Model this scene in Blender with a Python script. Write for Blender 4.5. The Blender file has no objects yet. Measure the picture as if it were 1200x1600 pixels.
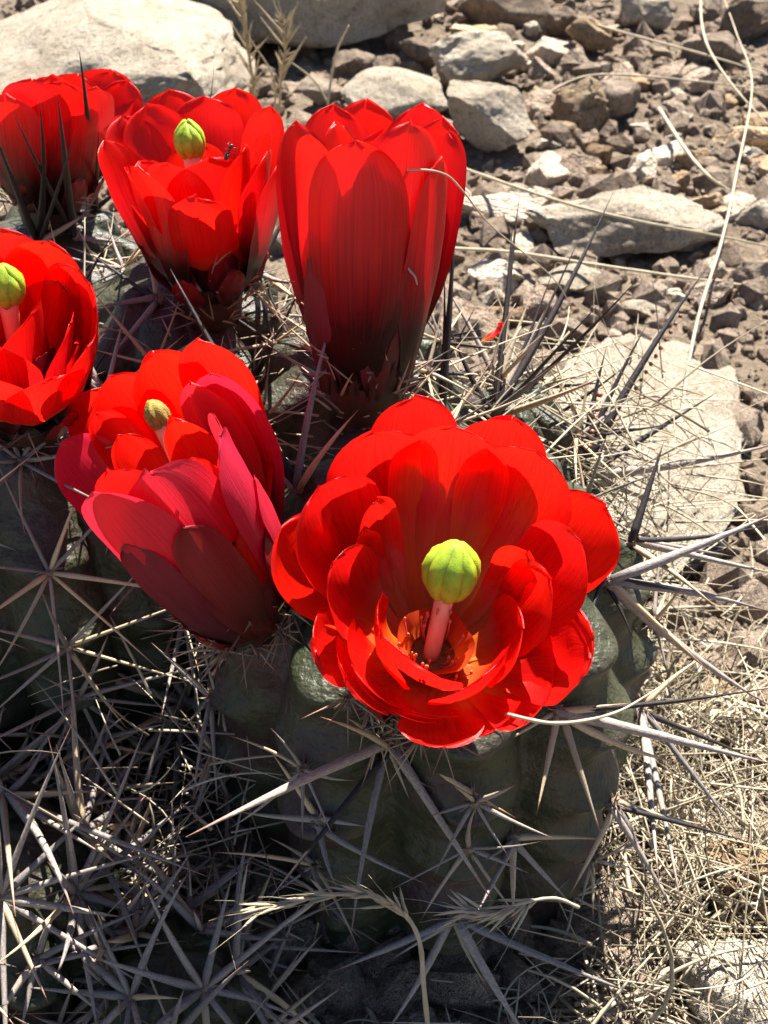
import bpy, math, random
from math import sin, cos, pi, sqrt, radians, atan2
from mathutils import Vector, Quaternion, noise
from mathutils.bvhtree import BVHTree

random.seed(11)
scene = bpy.context.scene
K = 0.01                       # everything below is written in centimetres, built in metres
CAMH, PITCH, FPX = 28.0, radians(40), 1980.0

# ------------------------------------------------------------------ camera
cd = bpy.data.cameras.new('camera'); cam = bpy.data.objects.new('camera', cd)
scene.collection.objects.link(cam); scene.camera = cam
cam.location = (0, 0, CAMH*K); cam.rotation_euler = (pi/2-PITCH, 0, 0)
cd.sensor_fit = 'VERTICAL'; cd.sensor_height = 36; cd.lens = 36*FPX/1600
cd.clip_start = 0.01; cd.clip_end = 100
cd.dof.use_dof = True; cd.dof.focus_distance = 0.235; cd.dof.aperture_fstop = 60

# ------------------------------------------------------------------ sky and sun
SUN_EL, SUN_AZ = radians(55), radians(17)       # azimuth from straight ahead (+Y) towards the right (+X)
wd = bpy.data.worlds.new('World'); scene.world = wd; wd.use_nodes = True
nt = wd.node_tree; bg = nt.nodes['Background']
sk = nt.nodes.new('ShaderNodeTexSky'); sk.sky_type = 'NISHITA'; sk.sun_disc = False
sk.sun_elevation = SUN_EL; sk.sun_rotation = SUN_AZ; sk.altitude = 2000; sk.dust_density = 0.4
nt.links.new(sk.outputs[0], bg.inputs[0]); bg.inputs[1].default_value = 0.05
sl = bpy.data.lights.new('sun', 'SUN'); sl.energy = 5.0; sl.angle = radians(0.5); sl.color = (1, 0.955, 0.88)
so = bpy.data.objects.new('sun', sl); scene.collection.objects.link(so)
SUND = Vector((sin(SUN_AZ)*cos(SUN_EL), cos(SUN_AZ)*cos(SUN_EL), sin(SUN_EL)))
so.rotation_euler = (-SUND).to_track_quat('-Z', 'Y').to_euler(); so.location = SUND*2
vs = scene.view_settings; vs.view_transform = 'Standard'; vs.look = 'None'; vs.gamma = 1; vs.use_curve_mapping = False
vs.exposure = 1.9
cy = scene.cycles; cy.max_bounces = 6; cy.diffuse_bounces = 3; cy.glossy_bounces = 2; cy.transmission_bounces = 4; cy.transparent_max_bounces = 4

# ------------------------------------------------------------------ helpers
CAM = Vector((0, 0, CAMH)); FW = Vector((0, cos(PITCH), -sin(PITCH))); UP = Vector((0, sin(PITCH), cos(PITCH)))
def ray(px, py): return FW + Vector(((px-600)/FPX, 0, 0)) + UP*((800-py)/FPX)
def at(px, py, d): return CAM + ray(px, py)*d
def depth(p): return (p-CAM).dot(FW)
def ground(px, py, z=0.0):
    r = ray(px, py); return CAM + r*((z-CAMH)/r.z)
def rnd(a, b): return random.uniform(a, b)
def V(*a): return Vector(a)

def new_mesh(name, verts, faces, mat=None, uvs=None, smooth=True):
    me = bpy.data.meshes.new(name)
    me.from_pydata([(v[0]*K, v[1]*K, v[2]*K) for v in verts], [], faces)
    if uvs is not None:
        ul = me.uv_layers.new(name='UVMap')
        li = [0]*len(me.loops); me.loops.foreach_get('vertex_index', li)
        flat = []
        for i in li: flat += uvs[i]
        ul.data.foreach_set('uv', flat)
    if smooth: me.polygons.foreach_set('use_smooth', [True]*len(me.polygons))
    if mat: me.materials.append(mat)
    me.update()
    return me
def link(name, data, parent=None, loc=(0, 0, 0)):
    o = bpy.data.objects.new(name, data); scene.collection.objects.link(o)
    o.location = (loc[0]*K, loc[1]*K, loc[2]*K)
    if parent: o.parent = parent
    return o
def tag(o, label, cat=None, group=None, kind=None):
    if label: o['label'] = label
    if cat: o['category'] = cat
    if group: o['group'] = group
    if kind: o['kind'] = kind
    return o
def grid_faces(nr, nc, closed=False):
    f = []
    for i in range(nr-1):
        for j in range(nc if closed else nc-1):
            k = (j+1) % nc
            f.append((i*nc+j, i*nc+k, (i+1)*nc+k, (i+1)*nc+j))
    return f
def sweep(pts, rads, sides=5, V_=None, F_=None):
    """tapered tube along pts appended to the lists"""
    verts = V_ if V_ is not None else []; faces = F_ if F_ is not None else []
    o0 = len(verts); n = len(pts)
    t0 = (pts[1]-pts[0]).normalized()
    a = t0.orthogonal().normalized()
    for i, p in enumerate(pts):
        t = (pts[min(i+1, n-1)]-pts[max(i-1, 0)]).normalized()
        a = (a - t*a.dot(t)).normalized(); b = t.cross(a)
        for k in range(sides):
            q = 2*pi*k/sides
            verts.append(p + (a*cos(q)+b*sin(q))*rads[i])
    for i in range(n-1):
        for k in range(sides):
            k2 = (k+1) % sides
            faces.append((o0+i*sides+k, o0+i*sides+k2, o0+(i+1)*sides+k2, o0+(i+1)*sides+k))
    faces.append(tuple(o0+(n-1)*sides+k for k in range(sides)))
    faces.append(tuple(o0+k for k in reversed(range(sides))))
    return verts, faces
def spline(pts, n):
    """Catmull-Rom through pts"""
    P = [pts[0]*2-pts[1]] + list(pts) + [pts[-1]*2-pts[-2]]
    out = []
    m = len(pts)-1
    for i in range(n+1):
        u = i/n*m; k = min(int(u), m-1); t = u-k
        a, b, c, d = P[k], P[k+1], P[k+2], P[k+3]
        out.append((b*2 + (c-a)*t + (a*2-b*5+c*4-d)*t*t + (b*3-a-c*3+d)*t**3)*0.5)
    return out

# ------------------------------------------------------------------ materials
class NT:
    def __init__(s, name):
        s.m = bpy.data.materials.new(name); s.m.use_nodes = True
        s.t = s.m.node_tree; s.b = s.t.nodes['Principled BSDF']; s.out = s.t.nodes['Material Output']
    def n(s, typ, **kw):
        x = s.t.nodes.new(typ)
        for k, v in kw.items(): setattr(x, k, v)
        return x
    def l(s, a, b): s.t.links.new(a, b)
    def coord(s, which='Object', scale=(1, 1, 1)):
        c = s.n('ShaderNodeTexCoord'); m = s.n('ShaderNodeMapping'); m.inputs['Scale'].default_value = scale
        s.l(c.outputs[which], m.inputs[0]); return m.outputs[0]
    def noise(s, vec, scale, detail=6, rough=0.6):
        x = s.n('ShaderNodeTexNoise'); x.inputs['Scale'].default_value = scale
        x.inputs['Detail'].default_value = detail; x.inputs['Roughness'].default_value = rough
        s.l(vec, x.inputs['Vector']); return x.outputs['Fac']
    def vor(s, vec, scale, feature='F1'):
        x = s.n('ShaderNodeTexVoronoi', feature=feature); x.inputs['Scale'].default_value = scale
        s.l(vec, x.inputs['Vector']); return x.outputs['Distance']
    def ramp(s, fac, stops):
        r = s.n('ShaderNodeValToRGB'); e = r.color_ramp.elements
        while len(e) < len(stops): e.new(0.5)
        for x, (p, c) in zip(e, stops): x.position = p; x.color = (*c, 1) if len(c) == 3 else c
        s.l(fac, r.inputs[0]); return r.outputs[0]
    def mix(s, fac, a, b, mode='MIX'):
        x = s.n('ShaderNodeMix', data_type='RGBA', blend_type=mode)
        for sock, v in ((x.inputs[0], fac), (x.inputs[6], a), (x.inputs[7], b)):
            if hasattr(v, 'is_output'): s.l(v, sock)
            elif isinstance(v, (int, float)): sock.default_value = v
            else: sock.default_value = (*v, 1)
        return x.outputs[2]
    def bump(s, h, strength, dist, prev=None):
        x = s.n('ShaderNodeBump'); x.inputs['Strength'].default_value = strength; x.inputs['Distance'].default_value = dist
        s.l(h, x.inputs['Height'])
        if prev: s.l(prev, x.inputs['Normal'])
        return x.outputs[0]
    def rand(s):
        return s.n('ShaderNodeObjectInfo').outputs['Random']
    def fin(s, col, rough, normal=None, spec=0.3):
        if hasattr(col, 'is_output'): s.l(col, s.b.inputs['Base Color'])
        else: s.b.inputs['Base Color'].default_value = (*col, 1)
        s.b.inputs['Roughness'].default_value = rough
        s.b.inputs['Specular IOR Level'].default_value = spec
        if normal: s.l(normal, s.b.inputs['Normal'])
        return s.m

def mat_petal(name, stops, transl=0.5, spec=0.40, rough=0.31):
    s = NT(name)
    uv = s.coord('UV', (1, 1, 1)); sep = s.n('ShaderNodeSeparateXYZ'); s.l(uv, sep.inputs[0])
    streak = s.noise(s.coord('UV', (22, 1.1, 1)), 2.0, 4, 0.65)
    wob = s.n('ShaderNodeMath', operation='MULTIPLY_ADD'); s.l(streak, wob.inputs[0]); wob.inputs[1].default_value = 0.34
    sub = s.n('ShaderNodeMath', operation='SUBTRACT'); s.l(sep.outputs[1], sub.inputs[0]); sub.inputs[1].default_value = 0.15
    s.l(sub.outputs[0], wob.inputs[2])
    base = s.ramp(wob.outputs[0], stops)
    var = s.ramp(streak, [(0.34, (0.74, 0.6, 0.6)), (0.52, (0.97, 0.97, 0.97)), (0.7, (1.05, 1.5, 1.3))])
    col = s.mix(0.7, base, var, 'MULTIPLY')
    rv = s.ramp(s.rand(), [(0, (0.84, 0.75, 1.25)), (1, (1.0, 1.1, 0.8))])
    col = s.mix(1.0, col, rv, 'MULTIPLY')
    dust = s.ramp(s.noise(s.coord('Object'), 1500, 3, 0.7), [(0.70, (0, 0, 0)), (0.80, (0.35, 0.35, 0.35))])
    col = s.mix(dust, col, (0.62, 0.20, 0.16))
    h = s.noise(s.coord('UV', (30, 1.6, 1)), 2.0, 4, 0.65)
    nm = s.bump(h, 0.25, 0.0006)
    s.fin(col, rough, nm, spec)
    tr = s.n('ShaderNodeBsdfTranslucent'); s.l(col, tr.inputs[0]); s.l(nm, tr.inputs[1])
    mx = s.n('ShaderNodeMixShader'); mx.inputs[0].default_value = transl
    s.l(s.b.outputs[0], mx.inputs[1]); s.l(tr.outputs[0], mx.inputs[2]); s.l(mx.outputs[0], s.out.inputs[0])
    return s.m
M = {}
RED = (0.88, 0.010, 0.005)
M['petal'] = mat_petal('petal_red', [(0.0, (0.80, 0.30, 0.04)), (0.16, (0.84, 0.13, 0.016)), (0.36, RED), (1.0, RED)], 0.58)
M['petal_inner'] = mat_petal('petal_inner_red', [(0.0, (0.78, 0.30, 0.05)), (0.22, (0.82, 0.17, 0.025)), (0.46, RED), (1.0, RED)], 0.60)
CRIM = (0.66, 0.006, 0.010)
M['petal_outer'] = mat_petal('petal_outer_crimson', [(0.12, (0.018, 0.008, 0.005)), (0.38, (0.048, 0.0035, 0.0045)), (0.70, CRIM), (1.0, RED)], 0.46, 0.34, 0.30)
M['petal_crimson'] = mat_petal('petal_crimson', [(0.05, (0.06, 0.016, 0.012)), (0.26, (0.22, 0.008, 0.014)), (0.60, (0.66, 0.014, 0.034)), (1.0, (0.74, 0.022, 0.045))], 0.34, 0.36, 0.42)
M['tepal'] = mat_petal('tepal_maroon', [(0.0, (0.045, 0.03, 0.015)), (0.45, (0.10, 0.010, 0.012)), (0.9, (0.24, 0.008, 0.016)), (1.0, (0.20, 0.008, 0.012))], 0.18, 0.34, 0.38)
WMUL = 1.28

s = NT('receptacle_green'); c = s.coord('Object')
col = s.ramp(s.noise(c, 260), [(0.3, (0.035, 0.035, 0.015)), (0.6, (0.060, 0.022, 0.016))])
M['tube'] = s.fin(col, 0.5, s.bump(s.noise(c, 900), 0.4, 0.0005))

s = NT('stigma_green'); c = s.coord('Object')
col = s.ramp(s.noise(c, 500, 4), [(0.3, (0.20, 0.33, 0.012)), (0.7, (0.40, 0.50, 0.03))])
s.fin(col, 0.6, s.bump(s.noise(c, 4000, 3), 0.5, 0.0002))
s.b.inputs['Subsurface Weight'].default_value = 0.35; s.b.inputs['Subsurface Radius'].default_value = (0.6, 0.8, 0.1); s.b.inputs['Subsurface Scale'].default_value = 0.002
M['stigma'] = s.m
s = NT('stigma_olive'); c = s.coord('Object'); M['stigma_olive'] = s.fin(s.ramp(s.noise(c, 700, 4), [(0.3, (0.16, 0.10, 0.02)), (0.7, (0.34, 0.30, 0.05))]), 0.7, s.bump(s.noise(c, 2500, 3), 0.8, 0.0004))
s = NT('style_pink'); c = s.coord('Object', (1, 1, 0.2))
s.fin(s.ramp(s.noise(c, 600), [(0.3, (0.80, 0.30, 0.15)), (0.7, (0.88, 0.48, 0.28))]), 0.45)
s.b.inputs['Subsurface Weight'].default_value = 0.4; s.b.inputs['Subsurface Radius'].default_value = (1, .3, .2); s.b.inputs['Subsurface Scale'].default_value = 0.002
M['style'] = s.m
s = NT('flower_throat'); c = s.coord('Object'); M['throat'] = s.fin(s.ramp(s.noise(c, 330), [(0.30, (0.70, 0.09, 0.015)), (0.7, (0.82, 0.30, 0.05))]), 0.5)
s = NT('stamen_filament'); M['stamen'] = s.fin((0.55, 0.14, 0.06), 0.6)

s = NT('cactus_skin'); c = s.coord('Object')
a = s.noise(c, 45, 5); b = s.noise(c, 380, 6)
col = s.ramp(a, [(0.30, (0.024, 0.028, 0.011)), (0.45, (0.040, 0.044, 0.021)), (0.54, (0.050, 0.044, 0.027)), (0.62, (0.052, 0.026, 0.024))])
col = s.mix(0.5, col, s.ramp(b, [(0.3, (0.55, 0.55, 0.5)), (0.65, (1.05, 1.05, 1.05))]), 'MULTIPLY')
scar = s.ramp(s.noise(c, 120, 7, 0.7), [(0.66, (0, 0, 0)), (0.74, (1, 1, 1))])
col = s.mix(scar, col, (0.12, 0.095, 0.065))
M['skin'] = s.fin(col, 0.48, s.bump(b, 0.5, 0.0012, s.bump(s.noise(c, 110, 4), 0.6, 0.004)), 0.4)

def mat_spine(name, c0, c1, tip, rough=0.55):
    s = NT(name)
    g = s.coord('Generated', (1, 1, 1)); sep = s.n('ShaderNodeSeparateXYZ'); s.l(g, sep.inputs[0])
    nz = s.noise(s.coord('Object', (0.6, 0.6, 6)), 500, 5, 0.7)
    nz2 = s.noise(s.coord('Generated', (3, 3, 14)), 3, 4, 0.7)
    col = s.ramp(nz2, [(0.32, c0), (0.66, c1)])
    col = s.mix(0.45, col, s.ramp(nz, [(0.3, (0.45, 0.45, 0.45)), (0.7, (1.1, 1.1, 1.1))]), 'MULTIPLY')
    col = s.mix(1.0, col, s.ramp(s.rand(), [(0, (0.62, 0.62, 0.66)), (0.5, (0.95, 0.92, 0.9)), (1, (1.2, 1.1, 1.0))]), 'MULTIPLY')
    tz = s.ramp(sep.outputs[2], [(0.78, (0, 0, 0)), (0.97, (1, 1, 1))])
    col = s.mix(tz, col, tip)
    return s.fin(col, rough, s.bump(nz2, 0.5, 0.0004), 0.35)
M['spine_grey'] = mat_spine('spine_grey', (0.17, 0.145, 0.13), (0.44, 0.39, 0.345), (0.17, 0.08, 0.06))
M['spine_dark'] = mat_spine('spine_dark', (0.012, 0.010, 0.011), (0.045, 0.034, 0.033), (0.02, 0.012, 0.012))
M['spine_tan'] = mat_spine('spine_tan', (0.42, 0.33, 0.20), (0.62, 0.50, 0.33), (0.30, 0.12, 0.07))
M['spine_bristle'] = mat_spine('spine_bristle', (0.30, 0.15, 0.11), (0.48, 0.30, 0.22), (0.22, 0.07, 0.05))
s = NT('areole_wool'); c = s.coord('Object')
M['wool'] = s.fin(s.ramp(s.noise(c, 900), [(0.3, (0.16, 0.09, 0.06)), (0.7, (0.46, 0.36, 0.27))]), 0.9, s.bump(s.noise(c, 2500), 1, 0.001))

def mat_rock(name, dark, mid, light, stain):
    s = NT(name); c = s.coord('Object')
    off = s.n('ShaderNodeVectorMath', operation='ADD'); r3 = s.n('ShaderNodeCombineXYZ')
    rr = s.rand()
    for i in range(3): s.l(rr, r3.inputs[i])
    sc = s.n('ShaderNodeVectorMath', operation='SCALE'); sc.inputs['Scale'].default_value = 3.0
    s.l(r3.outputs[0], sc.inputs[0]); s.l(c, off.inputs[0]); s.l(sc.outputs[0], off.inputs[1]); c = off.outputs[0]
    n1 = s.noise(c, 26, 5, 0.65); n2 = s.noise(c, 130, 6, 0.72); n3 = s.noise(c, 420, 4, 0.7)
    col = s.ramp(n1, [(0.30, dark), (0.48, mid), (0.66, light)])
    col = s.mix(0.8, col, s.ramp(n2, [(0.32, (0.50, 0.45, 0.41)), (0.44, (0.95, 0.93, 0.90)), (0.60, (1.15, 1.13, 1.10))]), 'MULTIPLY')
    col = s.mix(0.6, col, s.ramp(n3, [(0.34, (0.50, 0.46, 0.42)), (0.46, (1.06, 1.05, 1.03))]), 'MULTIPLY')
    col = s.mix(s.ramp(s.noise(c, 14, 3), [(0.50, (0, 0, 0)), (0.70, (0.6, 0.6, 0.6))]), col, stain)
    col = s.mix(1.0, col, s.ramp(rr, [(0, (0.82, 0.78, 0.75)), (1, (1.05, 1.03, 1.0))]), 'MULTIPLY')
    nm = s.bump(n2, 1.0, 0.012); nm = s.bump(n3, 1.0, 0.004, nm)
    return s.fin(col, 0.9, nm, 0.15)
M['limestone'] = mat_rock('limestone', (0.42, 0.36, 0.28), (0.56, 0.50, 0.41), (0.64, 0.59, 0.50), (0.46, 0.38, 0.29))
M['brownrock'] = mat_rock('brown_rock', (0.23, 0.175, 0.135), (0.35, 0.28, 0.22), (0.46, 0.39, 0.32), (0.27, 0.195, 0.14))
M['grit'] = mat_rock('grit', (0.27, 0.21, 0.16), (0.39, 0.315, 0.25), (0.48, 0.40, 0.33), (0.33, 0.26, 0.195))
M['ochre'] = mat_rock('ochre_rock', (0.30, 0.19, 0.11), (0.42, 0.30, 0.19), (0.50, 0.40, 0.28), (0.34, 0.21, 0.12))

s = NT('soil'); c = s.coord('Object')
n1 = s.noise(c, 9, 6); n2 = s.noise(c, 120, 8, 0.7); v = s.vor(c, 140); v2 = s.vor(c, 420)
col = s.ramp(n1, [(0.3, (0.165, 0.128, 0.092)), (0.6, (0.26, 0.208, 0.155)), (0.75, (0.35, 0.29, 0.225))])
col = s.mix(0.75, col, s.ramp(n2, [(0.3, (0.45, 0.42, 0.40)), (0.65, (1.25, 1.2, 1.15))]), 'MULTIPLY')
nm = s.bump(v, 0.8, 0.004); nm = s.bump(v2, 0.7, 0.0015, nm); nm = s.bump(n2, 1.0, 0.006, nm)
M['soil'] = s.fin(col, 0.95, nm, 0.1)

def mat_straw(name, c0, c1, tr=0.2):
    s = NT(name); uv = s.coord('UV')
    wn = s.n('ShaderNodeTexWhiteNoise', noise_dimensions='1D')
    sep = s.n('ShaderNodeSeparateXYZ'); s.l(uv, sep.inputs[0]); s.l(sep.outputs[0], wn.inputs['W'])
    col = s.mix(wn.outputs[0], c0, c1)
    col = s.mix(0.4, col, s.ramp(s.noise(s.coord('Object'), 260, 4), [(0.3, (0.5, 0.48, 0.45)), (0.65, (1.1, 1.1, 1.1))]), 'MULTIPLY')
    s.fin(col, 0.6, None, 0.3)
    t = s.n('ShaderNodeBsdfTranslucent'); s.l(col, t.inputs[0])
    mx = s.n('ShaderNodeMixShader'); mx.inputs[0].default_value = tr
    s.l(s.b.outputs[0], mx.inputs[1]); s.l(t.outputs[0], mx.inputs[2]); s.l(mx.outputs[0], s.out.inputs[0])
    return s.m
M['straw'] = mat_straw('straw', (0.22, 0.17, 0.11), (0.68, 0.59, 0.42))
M['straw_pale'] = mat_straw('straw_pale', (0.44, 0.37, 0.25), (0.56, 0.48, 0.34))
s = NT('insect_egg'); M['egg'] = s.fin((0.22, 0.06, 0.025), 0.35, None, 0.5)
s = NT('ant_shell'); M['ant'] = s.fin((0.05, 0.015, 0.01), 0.3, None, 0.5)

# ------------------------------------------------------------------ ground
def gz(x, y):
    return (noise.noise(V(x*0.06, y*0.06, 0.3))*1.1 + noise.noise(V(x*0.21, y*0.21, 5.3))*0.55
            + noise.noise(V(x*0.7, y*0.7, 9.1))*0.22)
vs_, NX, NY = [], 210, 230
for j in range(NY):
    v = j/(NY-1)*2-1; y = 45 + 75*v + 480*v**7
    for i in range(NX):
        u = i/(NX-1)*2-1; x = 48*u + 480*u**7
        z = gz(x, y) + noise.noise(V(x*1.9, y*1.9, 2.1))*0.10 - 0.4
        vs_.append((x, y, z))
g = link('ground', new_mesh('ground', vs_, grid_faces(NY, NX), M['soil']))
g['kind'] = 'structure'; g['label'] = 'brown stony desert soil'

# ------------------------------------------------------------------ rocks
def ico(sub):
    import bmesh
    bm = bmesh.new(); bmesh.ops.create_icosphere(bm, subdivisions=sub, radius=1)
    v = [x.co.copy() for x in bm.verts]; f = [tuple(y.index for y in x.verts) for x in bm.faces]
    bm.free(); return v, f
ICO = {k: ico(k) for k in (2, 3, 4, 5)}
def rock_mesh(seed, dims, sub, mat, facets=14, rough=0.065, keep=(0.48, 0.8), pits=0.0):
    rs = random.Random(seed); v0, f = ICO[sub]
    planes = []
    for i in range(facets):
        n = V(rs.gauss(0, 1), rs.gauss(0, 1), rs.gauss(0, 1)).normalized()
        planes.append((n, rs.uniform(*keep)))
    o = V(seed*1.7 % 50, seed*3.1 % 50, seed*0.7 % 50)
    out = []; clip = []
    for p in v0:
        q = p*(1+0.12*noise.noise(p*1.4+o))
        for n, d in planes:
            e = q.dot(n)-d
            if e > 0: q = q - n*e*0.98
        clip.append(q)
    ext = [max(abs(q[k]) for q in clip) for k in range(3)]
    for q in clip:
        q = V(q.x/ext[0], q.y/ext[1], q.z/ext[2])
        big = noise.noise(q*1.1+o)*rough*2.2 + noise.noise(q*3.2+o)*rough + noise.noise(q*8+o)*rough*0.6 + noise.noise(q*18+o)*rough*0.38 + (noise.noise(q*40+o)*rough*0.22 if sub > 4 else 0)
        big -= max(0, noise.noise(q*2.3+o*1.3)-0.05)*rough*1.6
        if pits: big -= max(0, noise.noise(q*5.5+o*2)-0.12)*pits
        q = q*(1+big)
        out.append((q.x*dims[0]/2, q.y*dims[1]/2, q.z*dims[2]/2))
    me = new_mesh('rock', out, f, mat); me.set_sharp_from_angle(angle=radians(34)); return me
def place_rock(px, pyb, wpx, aspect_d, h_ratio, label, mat='limestone', sub=4, rot=0, name='rock', seed=None, group=None, sink=0.22, cat='rock', zoff=0, **kw):
    """px: picture column of the centre, pyb: row of the front foot"""
    p = ground(px, pyb, -0.2); w = wpx*depth(p)/FPX*1.06
    dims = (w, w*aspect_d, w*h_ratio)
    o = link(name, rock_mesh(seed or int(px*7+pyb), dims, sub, M[mat], **kw))
    o.location = (p.x*K, (p.y+dims[1]*0.42)*K, (dims[2]*(0.5-sink)+zoff)*K)
    o.rotation_euler = (rnd(-.06, .06), rnd(-.06, .06), rot)
    return tag(o, label, cat, group)
R = place_rock
R(150, 225, 560, 0.85, 0.34, 'broad pale limestone slab with flat sunlit top behind the flowers', sub=5, rot=0.1, facets=16, rough=0.06, sink=0.2, keep=(.5, .85))
R(445, 82, 500, 0.42, 0.30, 'long rounded limestone boulder behind the broad pale slab', sub=5, facets=7, rough=0.04, keep=(.7, .95), sink=0.12)
R(752, 150, 190, 0.8, 0.55, 'grey and tan lumpy rock with a pale crest, behind a wedge rock', sub=5, rot=0.5, facets=16, rough=0.07, keep=(.5, .8))
R(762, 236, 160, 0.7, 0.68, 'grey wedge-shaped rock beside the tall narrow red flower', 'limestone', sub=5, rot=-0.7, facets=14, rough=0.06, keep=(.42, .75))
R(616, 196, 160, 0.8, 0.42, 'smooth pale yellow stone just behind the tall narrow red flower', sub=4, facets=5, rough=0.03, keep=(.75, .95))
R(968, 424, 290, 0.55, 0.36, 'flat cream rock with a wavy ledge under a straw stalk', sub=5, rot=0.15, facets=18, rough=0.08, sink=0.2, keep=(.5, .8))
R(1100, 990, 490, 2.1, 0.20, 'big flat cream limestone slab overlapped by spines and straw', sub=5, rot=-0.2, facets=18, rough=0.10, sink=0.28, zoff=-0.1, keep=(.5, .82), pits=0.22)
R(1200, 372, 90, 0.8, 0.65, 'small cream rock with dark hollow beside the long straw stalk', sub=4, rough=0.08, pits=0.4)
R(1180, 478, 110, 0.7, 0.6, 'brown angular rock beyond the flat cream rock', 'brownrock', sub=4, rough=0.07, keep=(.5, .85))
R(912, 208, 92, 0.8, 0.8, 'tan rock with a scooped hollow in its face', 'ochre', sub=4, rough=0.08, pits=0.5, rot=0.4)
R(965, 196, 76, 0.9, 0.85, 'grey rounded rock touching the scooped tan rock', 'brownrock', sub=4, rough=0.06)
R(1012, 54, 84, 0.8, 0.7, 'grey blocky rock streaked with fine pale veins', 'limestone', sub=4, keep=(.5, .8))
R(782, 46, 160, 0.6, 0.45, 'low brown rock at the end of the long rounded boulder', 'brownrock', sub=4)
R(878, 66, 66, 0.9, 0.75, 'dark brown squat stone beside the low brown rock', 'brownrock', sub=4)
R(930, 96, 84, 0.8, 0.7, 'tan stone with a sunlit top above the scooped tan rock', 'ochre', sub=4, rough=0.08)
R(1185, 60, 100, 0.8, 0.6, 'brown rock under the straw at the edge of the stony slope', 'brownrock', sub=4)
R(1120, 100, 110, 0.7, 0.45, 'dark brown flat rock in the shade near the straw stalks', 'brownrock', sub=4)
R(1172, 1462, 150, 0.9, 0.85, 'pitted orange tan rock among dry grass', 'ochre', sub=5, rough=0.07, pits=0.9, keep=(.65, .9))
R(1185, 1640, 230, 0.8, 0.5, 'pale cream rock half covered by dry grass', 'limestone', sub=5, rough=0.06)
R(938, 272, 46, 0.8, 1.0, 'small upright tan stone standing in bare soil', 'ochre', sub=3)
R(886, 222, 34, 0.9, 0.7, 'little rounded ochre stone below the scooped tan rock', 'ochre', sub=3, facets=4)
R(598, 136, 50, 0.9, 0.9, 'reddish brown cobble in the dark gap behind the pale yellow stone', 'brownrock', sub=4)
R(545, 130, 80, 0.8, 0.6, 'shaded brown cobble under the edge of the long rounded boulder', 'brownrock', sub=4)
R(655, 100, 60, 0.8, 0.6, 'shaded flat brown cobble beside the lumpy rock with pale crest', 'brownrock', sub=4)
R(500, 170, 90, 0.8, 0.45, 'dusty brown cobble between the slab and the pale yellow stone', 'brownrock', sub=4)
R(1010, 395+120, 70, 0.9, 0.5, 'small cream rock at the back end of the big limestone slab', 'limestone', sub=3)
R(905, 470, 120, 0.7, 0.35, 'low tan rock half buried among straw behind black spines', 'limestone', sub=4)

STEMS_XY = [(1.0, 20.5, 5.0), (-8.8, 16.3, 2.9), (-4.6, 14.6, 1.6), (-8.6, 23.6, 4.2), (-0.6, 26.0, 3.4), (-5.4, 28.2, 3.7), (-9.5, 32.0, 3.8)]
ROCK_BOXES = [(o.location.x/K, o.location.y/K, max(o.dimensions.x, o.dimensions.y)/K*0.42) for o in scene.objects if o.name.startswith('rock')]
peb = [rock_mesh(900+i, (1, 0.85, 0.68), 4, None, facets=15, rough=0.075, keep=(.38, .74)) for i in range(12)]
pebm = []
for me in peb:
    for m in ('brownrock', 'limestone', 'ochre'):
        c = me.copy(); c.materials.append(M[m]); pebm.append((c, m))
def free(x, y, r, stems=True):
    if stems and any((x-a)**2+(y-b)**2 < (c+r*0.3)**2 for a, b, c in STEMS_XY): return False
    return not any((x-a)**2+(y-b)**2 < (c+r*0.25)**2 for a, b, c in ROCK_BOXES)
n = 0; tries = 0
SHORT = ['broad pale slab', 'long rounded boulder', 'lumpy rock with pale crest', 'grey wedge-shaped rock', 'smooth pale yellow stone', 'flat cream rock', 'big flat limestone slab',
         'small cream rock with dark hollow', 'brown angular rock', 'scooped tan rock', 'grey rounded rock', 'grey blocky rock', 'low brown rock', 'dark brown squat stone', 'tan stone with sunlit top',
         'brown rock under the straw', 'dark brown flat rock', 'pitted orange tan rock', 'pale cream rock in grass']
NAMED = [(ROCK_BOXES[i][0], ROCK_BOXES[i][1], SHORT[i]) for i in range(len(SHORT))]
while n < 300 and tries < 9000:
    tries += 1
    px, py = rnd(480, 1230), rnd(-15, 560)
    if random.random() < 0.10: px, py = rnd(900, 1230), rnd(950, 1600)
    if py > 330 and px < 700: continue
    p = ground(px, py, 0); r = min(max(random.lognormvariate(0.28, 0.62), 0.6), 4.8)*(0.55+0.45*min(1, p.y/55))
    if not free(p.x, p.y, r): continue
    q = random.random(); me, m = random.choice(pebm[0::3] if q < .45 else pebm[1::3] if q < .78 else pebm[2::3])
    o = link('stone', me); n += 1
    z = gz(p.x, p.y)-0.4 + r*0.03
    o.location = (p.x*K, p.y*K, z*K); o.scale = (r*rnd(.8, 1.2), r*rnd(.8, 1.2), r*rnd(.7, 1.1))
    o.rotation_euler = (rnd(-.5, .5), rnd(-.5, .5), rnd(0, 6.28))
    near = min(NAMED, key=lambda t: (t[0]-p.x)**2+(t[1]-p.y)**2)
    size = 'tiny' if r < 0.8 else 'small' if r < 1.6 else 'larger'
    lb = '%s %s stone on the soil near the %s' % (size, {'brownrock': 'brown', 'limestone': 'pale grey', 'ochre': 'tan'}[m], near[2])
    tag(o, lb, 'stone', lb.replace('stone on', 'stones on'))
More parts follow.
